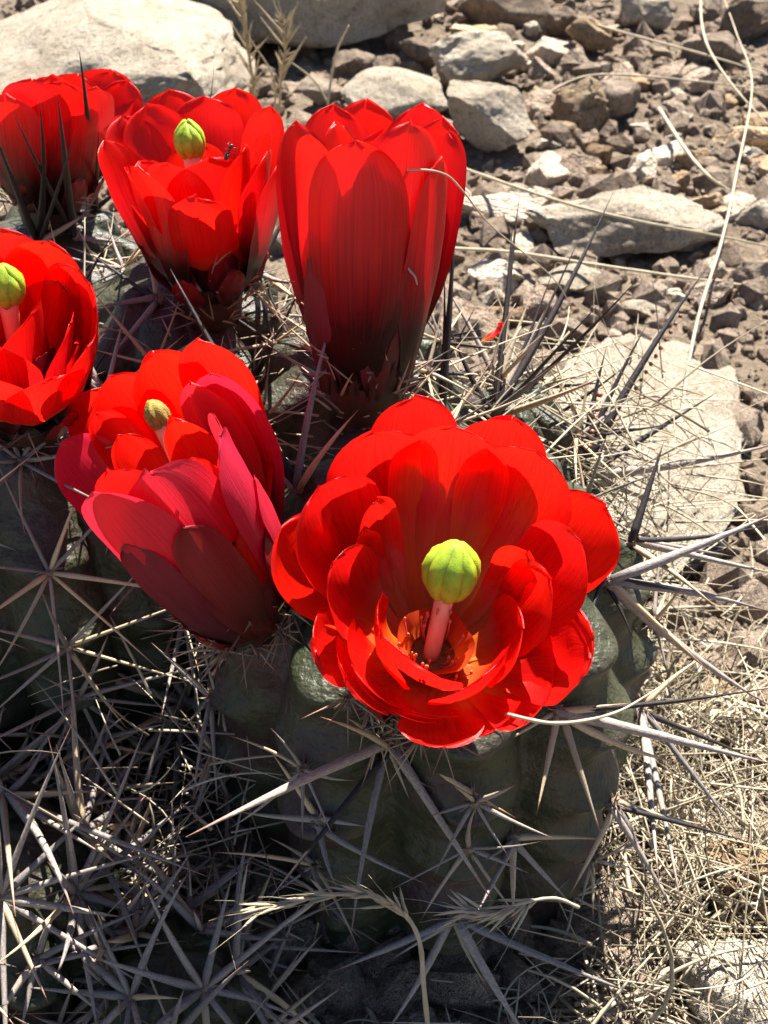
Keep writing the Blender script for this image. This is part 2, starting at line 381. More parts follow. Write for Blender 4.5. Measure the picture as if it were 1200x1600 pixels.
# fine gravel
GV, GF = [], []
v0, f0 = ICO[2]
import bmesh
bm = bmesh.new(); bmesh.ops.create_icosphere(bm, subdivisions=1, radius=1)
tv = [x.co.copy() for x in bm.verts]; tf = [tuple(y.index for y in x.verts) for x in bm.faces]; bm.free()
for k in range(13000):
    y = 12 + 75*random.random()**1.1; x = rnd(-0.45, 0.45)*(y+18)
    r = min(0.05+random.expovariate(5.2 if k < 11200 else 2.4), 1.1)
    z = gz(x, y)-0.4+r*0.15; q = Quaternion((rnd(-1, 1), rnd(-1, 1), rnd(-1, 1), rnd(-1, 1))).normalized()
    o0 = len(GV); sx, sy, sz = r*rnd(.6, 1.3), r*rnd(.6, 1.2), r*rnd(.5, .9)
    for t in tv:
        w = q @ V(t.x*sx*rnd(.8, 1.15), t.y*sy*rnd(.8, 1.15), t.z*sz)
        GV.append((x+w.x, y+w.y, z+w.z))
    GF += [tuple(o0+i for i in f) for f in tf]
gm = new_mesh('gravel', GV, GF, M['grit'], smooth=False)
tag(link('gravel', gm), 'fine brown gravel and grit scattered over the soil', 'gravel', kind='stuff')

# ------------------------------------------------------------------ cactus stems
BODIES = []      # (root, centre, bvh)
def stem_profile(z, Rr, H):
    z0 = H-min(5.3, 0.62*H)
    if z >= z0:
        t = min((z-z0)/(H-z0), 1.0); return Rr*max(0.0, 1-t**2.5)**(1/2.3)
    t = (z0-z)/(z0+1); return Rr*(1-0.22*t*t)
def make_stem(x, y, Rr, H, ribs, phase, label, lean=(0, 0)):
    root = link('cactus_stem', None, None, (x, y, 0)); root.empty_display_size = 0.01
    tag(root, label, 'cactus', 'stems of the cactus clump')
    NA, NZ = ribs*18, 96; verts = []
    def surf(th, t):
        zz = -1.0 + (H+1.0)*(1-(1-t)**1.7)
        rr = stem_profile(zz, Rr, H)
        c = abs(cos(ribs*(th-phase)/2)); rib = 0.78+0.22*c**0.8
        k = int(math.floor(ribs*(th-phase)/(2*pi)+0.5))
        tub = 0.5+0.5*cos(2*pi*(zz/1.9+0.37*(k % 2)))
        rr *= rib
        rr += (tub**0.8-0.55)*0.56*c*min(1, rr/1.5)
        rr += (noise.noise(V(cos(th)*2+x, sin(th)*2+y, zz*0.5))*0.26 + noise.noise(V(cos(th)*6+x, sin(th)*6+y, zz*1.7))*0.10)*min(1, rr)
        rr -= 0.10*max(0, 1-abs(sin(pi*(zz/1.9+0.37*(k % 2))-0.6))*5)*min(1, rr)
        zz2 = zz - sin(2*pi*(zz/1.9+0.37*(k % 2)))*0.16*c*min(1, rr/2)
        return V(cos(th)*rr+lean[0]*zz, sin(th)*rr+lean[1]*zz, zz2)
    for i in range(NZ):
        for j in range(NA): verts.append(surf(2*pi*j/NA, i/(NZ-1)*0.9995))
    body = link('body', new_mesh('body', verts, grid_faces(NZ, NA, True), M['skin']), root)
    tris = []
    for q in grid_faces(NZ, NA, True): tris.append(q)
    bvh = BVHTree.FromPolygons([v+V(x, y, 0) for v in verts], tris)
    BODIES.append((root, V(x, y, 0), bvh, (Rr, H, ribs, phase, surf)))
    return root
S_MAIN = make_stem(1.0, 20.5, 5.0, 11.6, 9, -pi/2+0.15, 'ribbed green cactus stem bearing the wide open red flower and a half closed one')
S_LEFT = make_stem(-8.8, 16.3, 2.9, 5.2, 9, 0.4, 'low cactus stem in shade smothered by a tangle of grey spines')
S_FRONT = make_stem(-4.6, 14.6, 1.9, 3.4, 8, 0.1, 'small stub of cactus buried in grey spines beside the main stem')
S_F5 = make_stem(-8.6, 23.6, 4.2, 11.6, 9, 0.9, 'cactus stem carrying the bowl-shaped flower beside the half closed flower')
S_F3 = make_stem(-0.6, 26.0, 3.4, 11.7, 9, 0.2, 'cactus stem carrying the tall narrow flower, behind the wide open one')
S_F2 = make_stem(-5.4, 28.2, 3.7, 12.2, 9, 0.5, 'cactus stem carrying the goblet-shaped flower with upright green stigma')
S_F1 = make_stem(-9.5, 32.0, 3.8, 11.6, 9, 0.7, 'cactus stem carrying the flower in front of the broad pale slab')
S_RIGHT = make_stem(3.4, 27.0, 2.6, 9.2, 8, 0.3, 'flowerless cactus stem with black upright spines beyond the wide open flower')
CENT = {b[0].name: b[1] for b in BODIES}
def hit(px, py, only=None):
    r = ray(px, py).normalized(); best = None
    for b in BODIES:
        if only and b[0] is not only: continue
        p, n, i, d = b[2].ray_cast(CAM, r)
        if p is not None and (best is None or d < best[2]): best = (b[0], p, d, n)
    if best: return best[0], best[1], best[3]
    for k in range(120):           # nearest approach to any body
        q = CAM + r*(20+k*0.2)
        for b in BODIES:
            if only and b[0] is not only: continue
            p, n, i, d = b[2].find_nearest(q)
            if best is None or d < best[2]: best = (b[0], p, d, n)
    return best[0], best[1], best[3]

# spines: shared unit meshes (length 1 m x radius 1 m before scaling)
SPM = {}
def spine_proto():
    for m in ('spine_grey', 'spine_dark', 'spine_tan'):
        L = []
        for bend in (0, 0.03, -0.05, 0.08, -0.02):
            vv, ff = [], []; nseg = 7
            for i in range(nseg+1):
                t = i/nseg; r = (1.0 if i else 0.85)*(1-t**1.6)*0.97+0.03
                r *= 1+0.06*sin(i*2.3+bend*40)
                for k in range(6):
                    q = 2*pi*k/6
                    vv.append(((cos(q)*r)/K, (sin(q)*r*0.9)/K, t/K))
            for i in range(nseg):
                for k in range(6): ff.append((i*6+k, i*6+(k+1) % 6, (i+1)*6+(k+1) % 6, (i+1)*6+k))
            ff.append(tuple(nseg*6+k for k in range(6)))
            # bend is in units of length: applied through a shear-free curve when instanced radius is small
            me = new_mesh('spine', vv, ff, M[m]); L.append(me)
        SPM[m] = L
spine_proto()
NSP = [0]
def spine_mesh_curved(L, rad, bend, mat):
    pts = [V(bend*L*(4*t*(1-t)), 0, t*L) for t in [i/7 for i in range(8)]]
    rr = [rad*((0.85 if i == 0 else 1)*(1-(i/7)**1.45)*0.97+0.03)*(1+0.07*sin(i*2.1+bend*50)) for i in range(8)]
    vv, ff = sweep(pts, rr, 6)
    return new_mesh('spine', vv, ff, M[mat])
CURVED = {}
def add_spine(parent, org, base, tip, rad, mat='spine_grey', bend=None, label=None):
    """org: world position of the parent's origin (cm)"""
    d = tip-base; L = d.length
    if bend is None: bend = random.choice((0, 0, 0.015, -0.02, 0.03, -0.04))
    key = (mat, bend)
    if key not in CURVED: CURVED[key] = spine_mesh_curved(10.0, 0.3, bend, mat)
    o = link('spine', CURVED[key], parent, base-org)
    o.rotation_mode = 'QUATERNION'
    q = d.to_track_quat('Z', 'Y') @ Quaternion((0, 0, 1), rnd(0, 6.28))
    o.rotation_quaternion = q; sx = rad/0.3
    # keep the curve's share of the length: x is scaled with the length, the girth with the radius
    o.scale = (sx if bend == 0 else sx, sx, L/10.0)
    NSP[0] += 1
    return o
WOOL = []
for k in range(6):
    rs = random.Random(k+5); vv, ff = [], []; v0, f0 = ICO[2]
    vv += [p*0.13*(1+0.5*noise.noise(p*2.5+V(k*3.3, 1, 2))) for p in v0]; ff += list(f0)
    for q in range(30):
        d = V(rs.gauss(0, 1), rs.gauss(0, 1), rs.gauss(0, 1)).normalized(); L = rs.uniform(.16, .42)
        sweep([d*0.05, d*L*0.6+V(0, 0, rs.uniform(-.04, .04)), d*L], [.022, .017, .004], 4, vv, ff)
    WOOL.append(new_mesh('areole', vv, ff, M['wool']))
class Ar:            # an areole with unit scale bookkeeping: spines hang on the areole mesh
    def __init__(s, root, p, n, size=1.0):
        c = CENT[root.name]; s.p = p; s.n = n
        s.o = link('areole', random.choice(WOOL), root, p-c); s.root = root
def areole_at(px, py, only=None):
    root, p, n = hit(px, py, only); return Ar(root, p+n*0.05, n)
TIPS = {}
def spines_px(a, rows):
    """rows: (tip_px, tip_py, depth change in cm, thickness px, material)"""
    for tx, ty, dz, th, m in rows:
        d0 = depth(a.p); tip = at(tx, ty, d0+dz)
        for q in range(30):        # lean out until the spine clears the skin
            if (tip-a.p).dot(a.n) > 0.16*(tip-a.p).length: break
            dz -= 0.2; tip = at(tx, ty, d0+dz)
        TIPS[(tx, ty)] = (a.p.copy(), tip.copy())
        add_spine(a.o, a.p, a.p+V(rnd(-.08, .08), rnd(-.08, .08), rnd(-.08, .08)), tip, th*(0.52 if m == 'd' else 0.70)*d0/FPX, {'g': 'spine_grey', 'd': 'spine_dark', 't': 'spine_tan'}[m])
def radial_spines(a, n, lmin, lmax, mats, rad=(0.035, 0.06), lift=(0.1, 0.7)):
    t1 = a.n.orthogonal().normalized(); t2 = a.n.cross(t1); ph = rnd(0, 6.28)
    for k in range(n):
        q = ph + 2*pi*(k+rnd(-.3, .3))/n; li = rnd(*lift)
        d = ((t1*cos(q)+t2*sin(q)) + a.n*li).normalized(); L = rnd(lmin, lmax)
        tip = a.p+d*L
        if tip.z < 0.2: tip.z = rnd(0.2, 1.0)
        add_spine(a.o, a.p, a.p+d*0.05, tip, rnd(*rad)*1.2, random.choice(mats))

# --- areoles read from the photograph (main stem and its neighbours)
A = areole_at(285, 1095)
spines_px(A, [(258, 1322, -1.0, 11, 'g'), (85, 1215, -.5, 9, 't'), (108, 1302, -1.2, 11, 'g'), (100, 1035, -.3, 14, 'g'), (182, 868, .3, 10, 'g'),
              (556, 1136, -.8, 12, 'g'), (145, 1030, -1.2, 9, 'g'), (215, 1290, -.6, 8, 'g'), (330, 1010, .5, 7, 't')])
A = areole_at(606, 1160)
spines_px(A, [(772, 1412, -.4, 13, 'g'), (806, 1278, -.6, 10, 't'), (408, 1422, -1.2, 13, 'd'), (548, 1466, -.8, 11, 'g'), (290, 1308, -1.0, 14, 'g'),
              (640, 1250, -.3, 6, 't'), (540, 1120, -.5, 6, 't'), (670, 1230, -.2, 6, 't'), (500, 1120, -.4, 8, 't')])
A = areole_at(500, 1282)
spines_px(A, [(420, 1170, -.5, 8, 't'), (370, 1268, -.2, 9, 'g'), (527, 1390, -.3, 9, 'g'), (668, 1382, -.2, 9, 'g'), (575, 1292, -.1, 8, 'g'), (498, 1358, -.4, 5, 'd')])
A = areole_at(402, 1392)
spines_px(A, [(218, 1396, -.6, 14, 'g'), (-20, 1158, -1.6, 12, 'g'), (268, 1302, -.2, 8, 't'), (150, 1505, -1.0, 12, 'g'), (140, 1625, -1.2, 13, 'g'),
              (362, 1640, -1.0, 12, 'g'), (300, 1570, -.6, 9, 'g'), (455, 1490, -.3, 7, 'g'), (200, 1640, -.6, 13, 'g'), (600, 1480, -.5, 8, 'g')])
A = areole_at(712, 1432)
spines_px(A, [(515, 1520, -.8, 12, 'g'), (598, 1620, -1.0, 11, 'g'), (836, 1640, -.8, 13, 'g'), (610, 1500, -.4, 8, 'g'), (1010, 1560, -.6, 11, 'g'), (760, 1540, -.3, 8, 't')])
A = areole_at(797, 1310)
spines_px(A, [(948, 1312, .3, 9, 't'), (892, 1412, 0, 9, 'g'), (836, 1428, -.3, 8, 'd'), (738, 1440, -.3, 9, 'g'), (802, 1440, -.5, 9, 't'), (752, 1346, -.2, 6, 'g'), (860, 1380, .2, 7, 't')])
A = areole_at(872, 1105)
spines_px(A, [(1225, 1198, .5, 15, 'g'), (838, 1274, -.6, 10, 't'), (940, 1308, -.3, 10, 't'), (1105, 1094, .4, 9, 't'), (1062, 1192, .2, 11, 't'), (1220, 1072, 1.0, 10, 'd'), (770, 1170, -.4, 6, 't')])
A = areole_at(946, 905)
spines_px(A, [(1225, 796, 1.0, 14, 'g'), (1215, 1110, .4, 14, 'g'), (1070, 925, .2, 9, 'd'), (1210, 958, .8, 12, 'g'), (990, 1000, -.3, 8, 'd'), (1110, 1050, .2, 8, 't'), (910, 1010, -.4, 8, 'd')])
A = areole_at(905, 742)
spines_px(A, [(1122, 612, .6, 12, 'd'), (1225, 690, .9, 13, 'g'), (897, 640, -.1, 11, 'd'), (948, 540, .3, 13, 'd'), (1112, 408, 1.2, 17, 'd'), (1012, 504, .6, 12, 'd'), (975, 650, .1, 8, 't'), (1060, 800, .3, 9, 't'), (890, 830, -.5, 8, 'g')])
A = areole_at(985, 850)
spines_px(A, [(1038, 688, .3, 15, 'd'), (1230, 900, .6, 10, 'g'), (1200, 820, 1.0, 11, 'd'), (1150, 870, .5, 8, 'g'), (1120, 950, .2, 9, 't')])
A = areole_at(1000, 1110)
spines_px(A, [(1030, 1385, -.3, 11, 'g'), (1065, 1420, -.2, 10, 'g'), (1190, 1190, .6, 10, 'd'), (1160, 1310, .2, 9, 'g'), (1110, 1020, .5, 8, 't')])
A = areole_at(965, 1262)
spines_px(A, [(1178, 1318, .5, 9, 'd'), (1060, 1440, 0, 9, 'g'), (1110, 1290, .6, 8, 't'), (890, 1400, -.2, 9, 't'), (1010, 1380, .2, 9, 'g')])
A = areole_at(470, 765)      # tall thick black spine behind the half closed flower
spines_px(A, [(266, 420, .8, 20, 'd'), (524, 480, .6, 11, 'g'), (474, 655, -.2, 9, 'd'), (400, 700, .3, 9, 'g'), (560, 640, .4, 9, 't')])
A = areole_at(610, 645, S_F3)
spines_px(A, [(408, 533, -.3, 10, 'g'), (560, 470, -.6, 8, 't'), (640, 560, -.4, 8, 't')])
A = areole_at(686, 668, S_F3)
spines_px(A, [(712, 315, .3, 14, 'd'), (694, 420, .2, 10, 'd'), (700, 500, -.4, 8, 'd'), (770, 560, .2, 8, 't')])
A = areole_at(772, 652, S_RIGHT)
spines_px(A, [(958, 300, 1.4, 15, 'd'), (697, 498, -.4, 11, 'd'), (812, 300, 1.0, 12, 'd'), (905, 372, 1.0, 9, 'd'), (868, 412, .8, 9, 'd'), (1000, 432, 1.2, 10, 'd'), (935, 476, .8, 9, 'd'), (802, 345, .8, 6, 'd'), (880, 560, .4, 9, 'g'), (860, 470, .8, 9, 'g'), (940, 590, .6, 9, 't')])
A = areole_at(745, 545, S_RIGHT)
spines_px(A, [(800, 355, .8, 9, 'd'), (690, 440, .3, 8, 'g'), (830, 460, .8, 8, 't'), (850, 520, .6, 7, 't')])
A = areole_at(60, 380, S_F1)
spines_px(A, [(60, 150, -5.2, 11, 'd'), (120, 200, -5.0, 8, 'd'), (-20, 180, -5.2, 12, 'd'), (140, 330, -.6, 9, 'g')])
A = areole_at(118, 372, S_F1)
spines_px(A, [(90, 148, -5.6, 14, 'd'), (20, 175, -5.4, 10, 'd'), (200, 380, -.3, 8, 'g')])
A = areole_at(148, 305, S_F1)
spines_px(A, [(124, 80, -6.4, 15, 'd'), (155, 195, -6.2, 8, 'd'), (220, 260, -.6, 8, 'd')])
A = areole_at(327, 190, S_F2)
spines_px(A, [(335, 100, .3, 7, 'd'), (300, 160, 0, 6, 'd')])
A = areole_at(250, 470, S_F2)
spines_px(A, [(150, 480, -.4, 9, 'g'), (140, 395, .4, 9, 'd'), (170, 560, -.8, 8, 'g'), (215, 380, .2, 8, 't')])
A = areole_at(400, 420, S_F2)
spines_px(A, [(460, 310, .3, 11, 'd'), (480, 480, .2, 8, 't'), (460, 440, .3, 8, 'g')])
A = areole_at(8, 1248)
spines_px(A, [(116, 1432, -.8, 12, 'g'), (24, 1432, -.6, 9, 't'), (152, 1236, -.4, 10, 't'), (330, 1372, -.4, 10, 'g'), (70, 1160, .3, 9, 'g'), (-40, 1300, 0, 9, 'g'), (170, 1340, -.6, 9, 'g'), (-30, 1180, 0, 9, 'g')])
A = areole_at(60, 1500)
spines_px(A, [(0, 1590, -.5, 12, 'g'), (110, 1380, -.2, 9, 'g'), (165, 1590, -.5, 9, 'g'), (230, 1420, -.1, 9, 'g'), (30, 1620, -.4, 9, 'g'), (290, 1470, -.1, 8, 'g')])

for px, py in ((575, 1105), (620, 1135), (660, 1150), (700, 1150), (545, 1090), (590, 1150), (320, 955), (365, 990), (405, 1010), (440, 985), (455, 950), (350, 1015)):
    A = areole_at(px, py, S_MAIN); radial_spines(A, 15, .45, 1.25, ('spine_tan', 'spine_tan', 'spine_bristle'), (0.017, 0.03), (.2, 1.3))
# --- the remaining areoles of each stem, on the rib crests
USED = []
for o in scene.objects:
    if o.name.startswith('areole'): USED.append(o.parent.location/K + o.location/K)
def scatter(root, cnt, n, lm, mats, zr, rad=(0.03, 0.055), front=None, gap=1.1):
    b = [b for b in BODIES if b[0] is root][0]; Rr, H, ribs, ph, surf = b[3]
    cand = []
    for k in range(ribs):
        th = ph + 2*pi*k/ribs
        for j in range(8):
            zz = (j + (0.37*(k % 2)))*1.9*0.9 + 0.9
            if not zr[0] < zz < min(zr[1], H-0.1): continue
            t = 1-(1-(zz+1)/(H+1))**(1/1.7)
            p = surf(th, t)+b[1]
            if front and not front(p): continue
            if any((p-u).length < gap for u in USED): continue
            cand.append((p, (p-b[1]-V(0, 0, min(zz, H*0.6))).normalized()))
    random.shuffle(cand)
    for p, nn in cand[:cnt]:
        a = Ar(root, p, nn); USED.append(p); radial_spines(a, n, lm[0], lm[1], mats, rad)
G, D, T = 'spine_grey', 'spine_dark', 'spine_tan'
scatter(S_LEFT, 34, 13, (2.2, 4.2), (G, G, G, T), (0.5, 5.2), (0.06, 0.095))
scatter(S_FRONT, 26, 8, (2.0, 3.8), (G, G, G, T), (0.2, 3.4), (0.055, 0.09), gap=0.7)
scatter(S_MAIN, 12, 6, (1.6, 2.8), (G, T, G), (1.5, 11.5), front=lambda p: p.y > 21 or p.x < -3)
scatter(S_MAIN, 14, 6, (1.2, 2.4), (G, T, G), (1.0, 8.0), front=lambda p: p.y < 21, gap=1.4)
scatter(S_F5, 44, 9, (1.8, 3.6), (G, G, G, T), (1.0, 11.2), (0.035, 0.065), front=lambda p: p.y < 25.0, gap=0.9)
scatter(S_F3, 16, 7, (1.5, 2.8), (G, T, T, D), (5, 11.8))
scatter(S_F2, 18, 7, (1.5, 2.8), (G, T, T, D), (5, 12.1))
scatter(S_F1, 16, 7, (1.5, 3.0), (G, T, D), (5, 11.6))
scatter(S_RIGHT, 18, 8, (1.6, 3.4), (D, T, D, G), (3, 9.1))

# ------------------------------------------------------------------ flowers
DEBUG = False
def petal_mesh(B, A_, e1, e2, R_, phi, H, w, r0=0.45, h0=0.9, b1=0.72, b2=1.0, k1=0.22, k2=0.62, cup=1.4, curl=0.0, mat='petal', seed=0, s0=0.73, wave=0.075, org=None, roll=0.014, basew=0.34, twist=0.0):
    rs = random.Random(seed); NS, NTt = 20, 13
    ro = e1*cos(phi)+e2*sin(phi); ta = A_.cross(ro)
    P0, P1, P2, P3 = (r0, h0), (r0+(R_-r0)*b1, h0+(H-h0)*k1), (r0+(R_-r0)*b2, h0+(H-h0)*k2), (R_, H)
    verts, uvs = [], []; n0 = rs.uniform(0, 50)
    for i in range(NS):
        s = sin(pi/2*i/(NS-1))
        a, b, c, d = (1-s)**3, 3*s*(1-s)**2, 3*s*s*(1-s), s**3
        r = a*P0[0]+b*P1[0]+c*P2[0]+d*P3[0]; h = a*P0[1]+b*P1[1]+c*P2[1]+d*P3[1]
        da, db, dc = 3*(1-s)**2, 6*s*(1-s), 3*s*s
        tr = da*(P1[0]-P0[0])+db*(P2[0]-P1[0])+dc*(P3[0]-P2[0]); th = da*(P1[1]-P0[1])+db*(P2[1]-P1[1])+dc*(P3[1]-P2[1])
        L = sqrt(tr*tr+th*th)+1e-6; nr, nh = -th/L, tr/L
        cu = curl*max(0, (s-0.7)/0.3)**2; r -= nr*cu; h -= nh*cu
        q = min(s/0.58, 1); ww = w*(basew+(1-basew)*(q*q*(3-2*q)))
        if s > s0: ww *= max(0.0, 1-((s-s0)/(1-s0))**2.5)**0.5
        ww = max(ww, 0.02)
        Rc = cup*(0.75+0.35*s)
        for j in range(NTt):
            t = j/(NTt-1)*2-1; t = sin(t*pi/2)*0.6+t*0.4
            x = t*ww; ang = x/Rc
            lat = Rc*sin(ang); inn = Rc*(1-cos(ang))
            edge = max(0.0, (max(abs(t), (s-0.6)/0.4 if s > .6 else 0)-0.84)/0.16)
            inn += -roll*edge**2
            inn += wave*noise.noise(V(s*3.2, t*1.6+n0, n0))*(0.4+abs(t)) + 0.35*wave*noise.noise(V(s*9, t*5+n0, n0))
            # notch / unevenness of the rim
            hh = h + (noise.noise(V(t*2.3, n0, 3))*0.12 + noise.noise(V(t*7, n0, 8))*0.022)*s**4
            if i == NS-1: hh += 0.03
            lat += twist*s*s*0.3
            p = ro*(r+nr*inn) + A_*(hh+nh*inn) + ta*lat
            verts.append(p); uvs.append((t*0.5+0.5, s))
    return new_mesh('petal', verts, grid_faces(NS, NTt), M[mat], uvs)
def make_stigma(parent, loc, ax, w, h, lobes=8, spread=0.0, mat='stigma'):
    vv, ff = [], []; e1 = ax.orthogonal().normalized(); e2 = ax.cross(e1)
    v0, f0 = ICO[3]
    for k in range(lobes):
        q = 2*pi*k/lobes + rnd(-.12, .12); ro = e1*cos(q)+e2*sin(q); ta = ax.cross(ro); o0 = len(vv)
        hk = h*rnd(.86, 1.06); lw = 0.5*w*0.41
        for p in v0:
            t = 0.5+0.5*math.copysign(abs(p.z)**0.75, p.z)
            rad = w*0.5*(0.30+0.34*sin(pi*min(t*0.78+0.16, 1))) + spread*t*t*w
            if t > 0.62: rad *= 1-0.62*((t-0.62)/0.38)**1.5
            taper = 0.60+0.52*sin(pi*(t*0.72+0.10))
            g = 1+0.16*noise.noise(V(p.x*3, p.y*3, p.z*4+k*5))+0.10*noise.noise(V(p.x*8, p.y*8, p.z*9+k*5))
            vv.append(ro*(rad+p.x*lw*taper*g) + ta*(p.y*lw*1.05*taper*g) + ax*((t-0.5)*hk))
        ff += [tuple(o0+i for i in f) for f in f0]
    o0 = len(vv)
    for p in v0: vv.append((e1*p.x+e2*p.y)*w*0.27+ax*(p.z*h*0.34))
    ff += [tuple(o0+i for i in f) for f in f0]
    return link('stigma', new_mesh('stigma', vv, ff, M[mat]), parent, loc)
def make_flower(root, B, axis, tips, stigma=None, label='', H=4.4, hw=0.85, r0=0.5, h0=0.9, fillers=6, outer=6, fillR=2.2, shape={}, tube_r=0.9, spn=26, seed=1, spl=(0.6, 1.5), styl=True, fillH=(.80, .9), smat='stigma', throat_k=1.25):
    random.seed(seed)
    A_ = axis.normalized(); e1 = V(1, 0, 0) - A_*A_.x; e1.normalize(); e2 = A_.cross(e1)
    c = CENT[root.name]
    # receptacle
    pr = [(0.30, -0.5), (0.62, -0.2), (tube_r*0.88, 0.25), (tube_r, 0.75), (tube_r*1.0, h0-0.08), (tube_r*0.9, h0-0.2), (0.35, h0-0.3), (0.02, h0-0.3)]
    vv = []; NA = 28
    for r, h in pr:
        for j in range(NA):
            q = 2*pi*j/NA; rr = r*(1+0.10*noise.noise(V(cos(q)*2, sin(q)*2, h*2+seed)))
            vv.append((e1*cos(q)+e2*sin(q))*rr + A_*h)
    fl = link('flower', new_mesh('flower', vv, grid_faces(len(pr), NA, True), M['tube']), root, B-c)
    if label: fl['label'] = label
    def solve(px, py, h):
        rr = ray(px, py); t = (B + A_*h - CAM).dot(A_)/rr.dot(A_)
        p = CAM+rr*t; d = p-B-A_*h
        return sqrt(d.dot(e1)**2+d.dot(e2)**2), atan2(d.dot(e2), d.dot(e1))
    pr = [(r0*throat_k*1.25, h0+0.55, .62), (r0*throat_k, h0+0.30, .48), (r0*throat_k*.72, h0+0.15, .3), (r0, h0+.03, .16), (0.3, h0-0.05, .1), (0.02, h0-0.06, .1)]; vv = []; uu = []
    for r, h, v_ in pr:
        for j in range(NA):
            q = 2*pi*j/NA; wv = 1+0.16*noise.noise(V(cos(q)*1.5, sin(q)*1.5, r*2+seed))*(v_ > .2)
            vv.append((e1*cos(q)+e2*sin(q))*r*wv + A_*h); uu.append((abs(j/NA*2-1)*2.5, v_*0.50))
    link('throat', new_mesh('throat', vv, grid_faces(len(pr), NA, True), M['petal_inner'], uu), fl)
    k = 0
    for t in tips:
        px, py, h, w = t[:4]; kw = dict(shape); kw['mat'] = 'petal'
        if len(t) > 4: kw.update(t[4])
        if 'R' in kw:      # tip on the near side of a cylinder of that radius about the flower's axis
            R_ = kw.pop('R'); r_ = ray(px, py); w0 = CAM-B; rp = r_-A_*r_.dot(A_); wp = w0-A_*w0.dot(A_)
            qa, qb, qc = rp.dot(rp), 2*rp.dot(wp), wp.dot(wp)-R_*R_; ds = max(qb*qb-4*qa*qc, 0)
            pt = w0+r_*((-qb-sqrt(ds))/(2*qa)); h = pt.dot(A_); phi = atan2(pt.dot(e2), pt.dot(e1))
        else: R_, phi = solve(px, py, h)
        k += 1
        if DEBUG: print('PETAL', seed, k, px, py, 'R %.2f h %.2f phi %.0f' % (R_, h, phi*57.3))
        if kw['mat'] in ('petal_outer', 'petal_crimson', 'tepal') and h0 < 1.2: kw.setdefault('r0', tube_r*0.93); kw.setdefault('h0', 0.45)
        kw.setdefault('r0', r0); kw.setdefault('h0', h0)
        link('petal', petal_mesh(B, A_, e1, e2, R_, phi, h, w*WMUL, seed=seed*100+k, **kw), fl)
    for i in range(fillers):
        phi = 2*pi*(i+rnd(-.25, .25))/fillers + seed; kw = dict(shape); kw.setdefault('r0', r0*0.85); kw.setdefault('h0', h0)
        link('petal', petal_mesh(B, A_, e1, e2, fillR*rnd(.86, 1.0), phi, H*rnd(*fillH), hw*rnd(1.0, 1.25), seed=seed*100+50+i, **{'mat': 'petal_inner', **kw}), fl)
    for i in range(outer):
        phi = 2*pi*(i+rnd(-.2, .2))/outer + seed*1.3; kw = dict(shape); kw['r0'] = tube_r*0.95; kw['h0'] = 0.35; kw['mat'] = 'tepal'
        h = H*rnd(.30, .52)
        link('petal', petal_mesh(B, A_, e1, e2, tube_r+(fillR*1.04-tube_r)*rnd(.62, .8), phi, h, hw*rnd(.45, .6), seed=seed*100+70+i, **{**kw, 'b1': .5, 'b2': .85, 'k2': .6, 's0': .35}), fl)
    if stigma:
        px, py, h, w, hh = stigma[:5]; R_, phi = solve(px, py, h)
        P = A_*h + (e1*cos(phi)+e2*sin(phi))*R_
        d = (P - A_*(h0+0.1)).normalized(); sax = (d*0.55+A_*0.45).normalized()
        make_stigma(fl, P, sax, w, hh, mat=smat)
        if styl:
            b = A_*(h0-0.1); q = P-sax*hh*0.35
            pts = spline([b, (b+q)*0.5+A_*0.08, q], 8)
            vv, ff = sweep(pts, [0.15, 0.155, 0.16, 0.165, 0.165, 0.17, 0.175, 0.19, 0.21], 12)
            link('style', new_mesh('style', vv, ff, M['style']), fl)
    vv, ff = [], []
    for i in range(26):
        q = rnd(0, 6.28); d = e1*cos(q)+e2*sin(q); r = rnd(.3, .75)*r0*1.5; b = d*r+A_*h0*1.0
        ln = rnd(.3, .8); q2 = b + (A_ + d*rnd(.1, .55) + V(rnd(-.15, .15), rnd(-.15, .15), 0))*ln
        sweep([b, (b+q2)*0.5+d*0.06, q2], [0.022, 0.02, 0.016], 4, vv, ff)
        sweep([q2-A_*0.03, q2+A_*0.05, q2+A_*0.1], [0.02, 0.032, 0.015], 5, vv, ff)
    tag(link('stamens', new_mesh('stamens', vv, ff, M['stamen']), fl), None, kind='stuff')
    # bristly spines of the receptacle
    for i in range(spn):
        q = rnd(0, 6.28); d = e1*cos(q)+e2*sin(q); h = rnd(-0.2, 1.3); b = d*tube_r*0.95*(0.7 if h < 0 else 1)+A_*h
        tip = b + (d*rnd(.5, 1.1)+A_*rnd(.1, .9)+V(rnd(-.5, .5), rnd(-.5, .5), rnd(-.3, .3))).normalized()*rnd(*spl)
        add_spine(fl, V(0, 0, 0), b, tip, rnd(.018, .036), random.choice((T, T, T, G)))
    return fl

o_ = dict(mat='petal_outer')
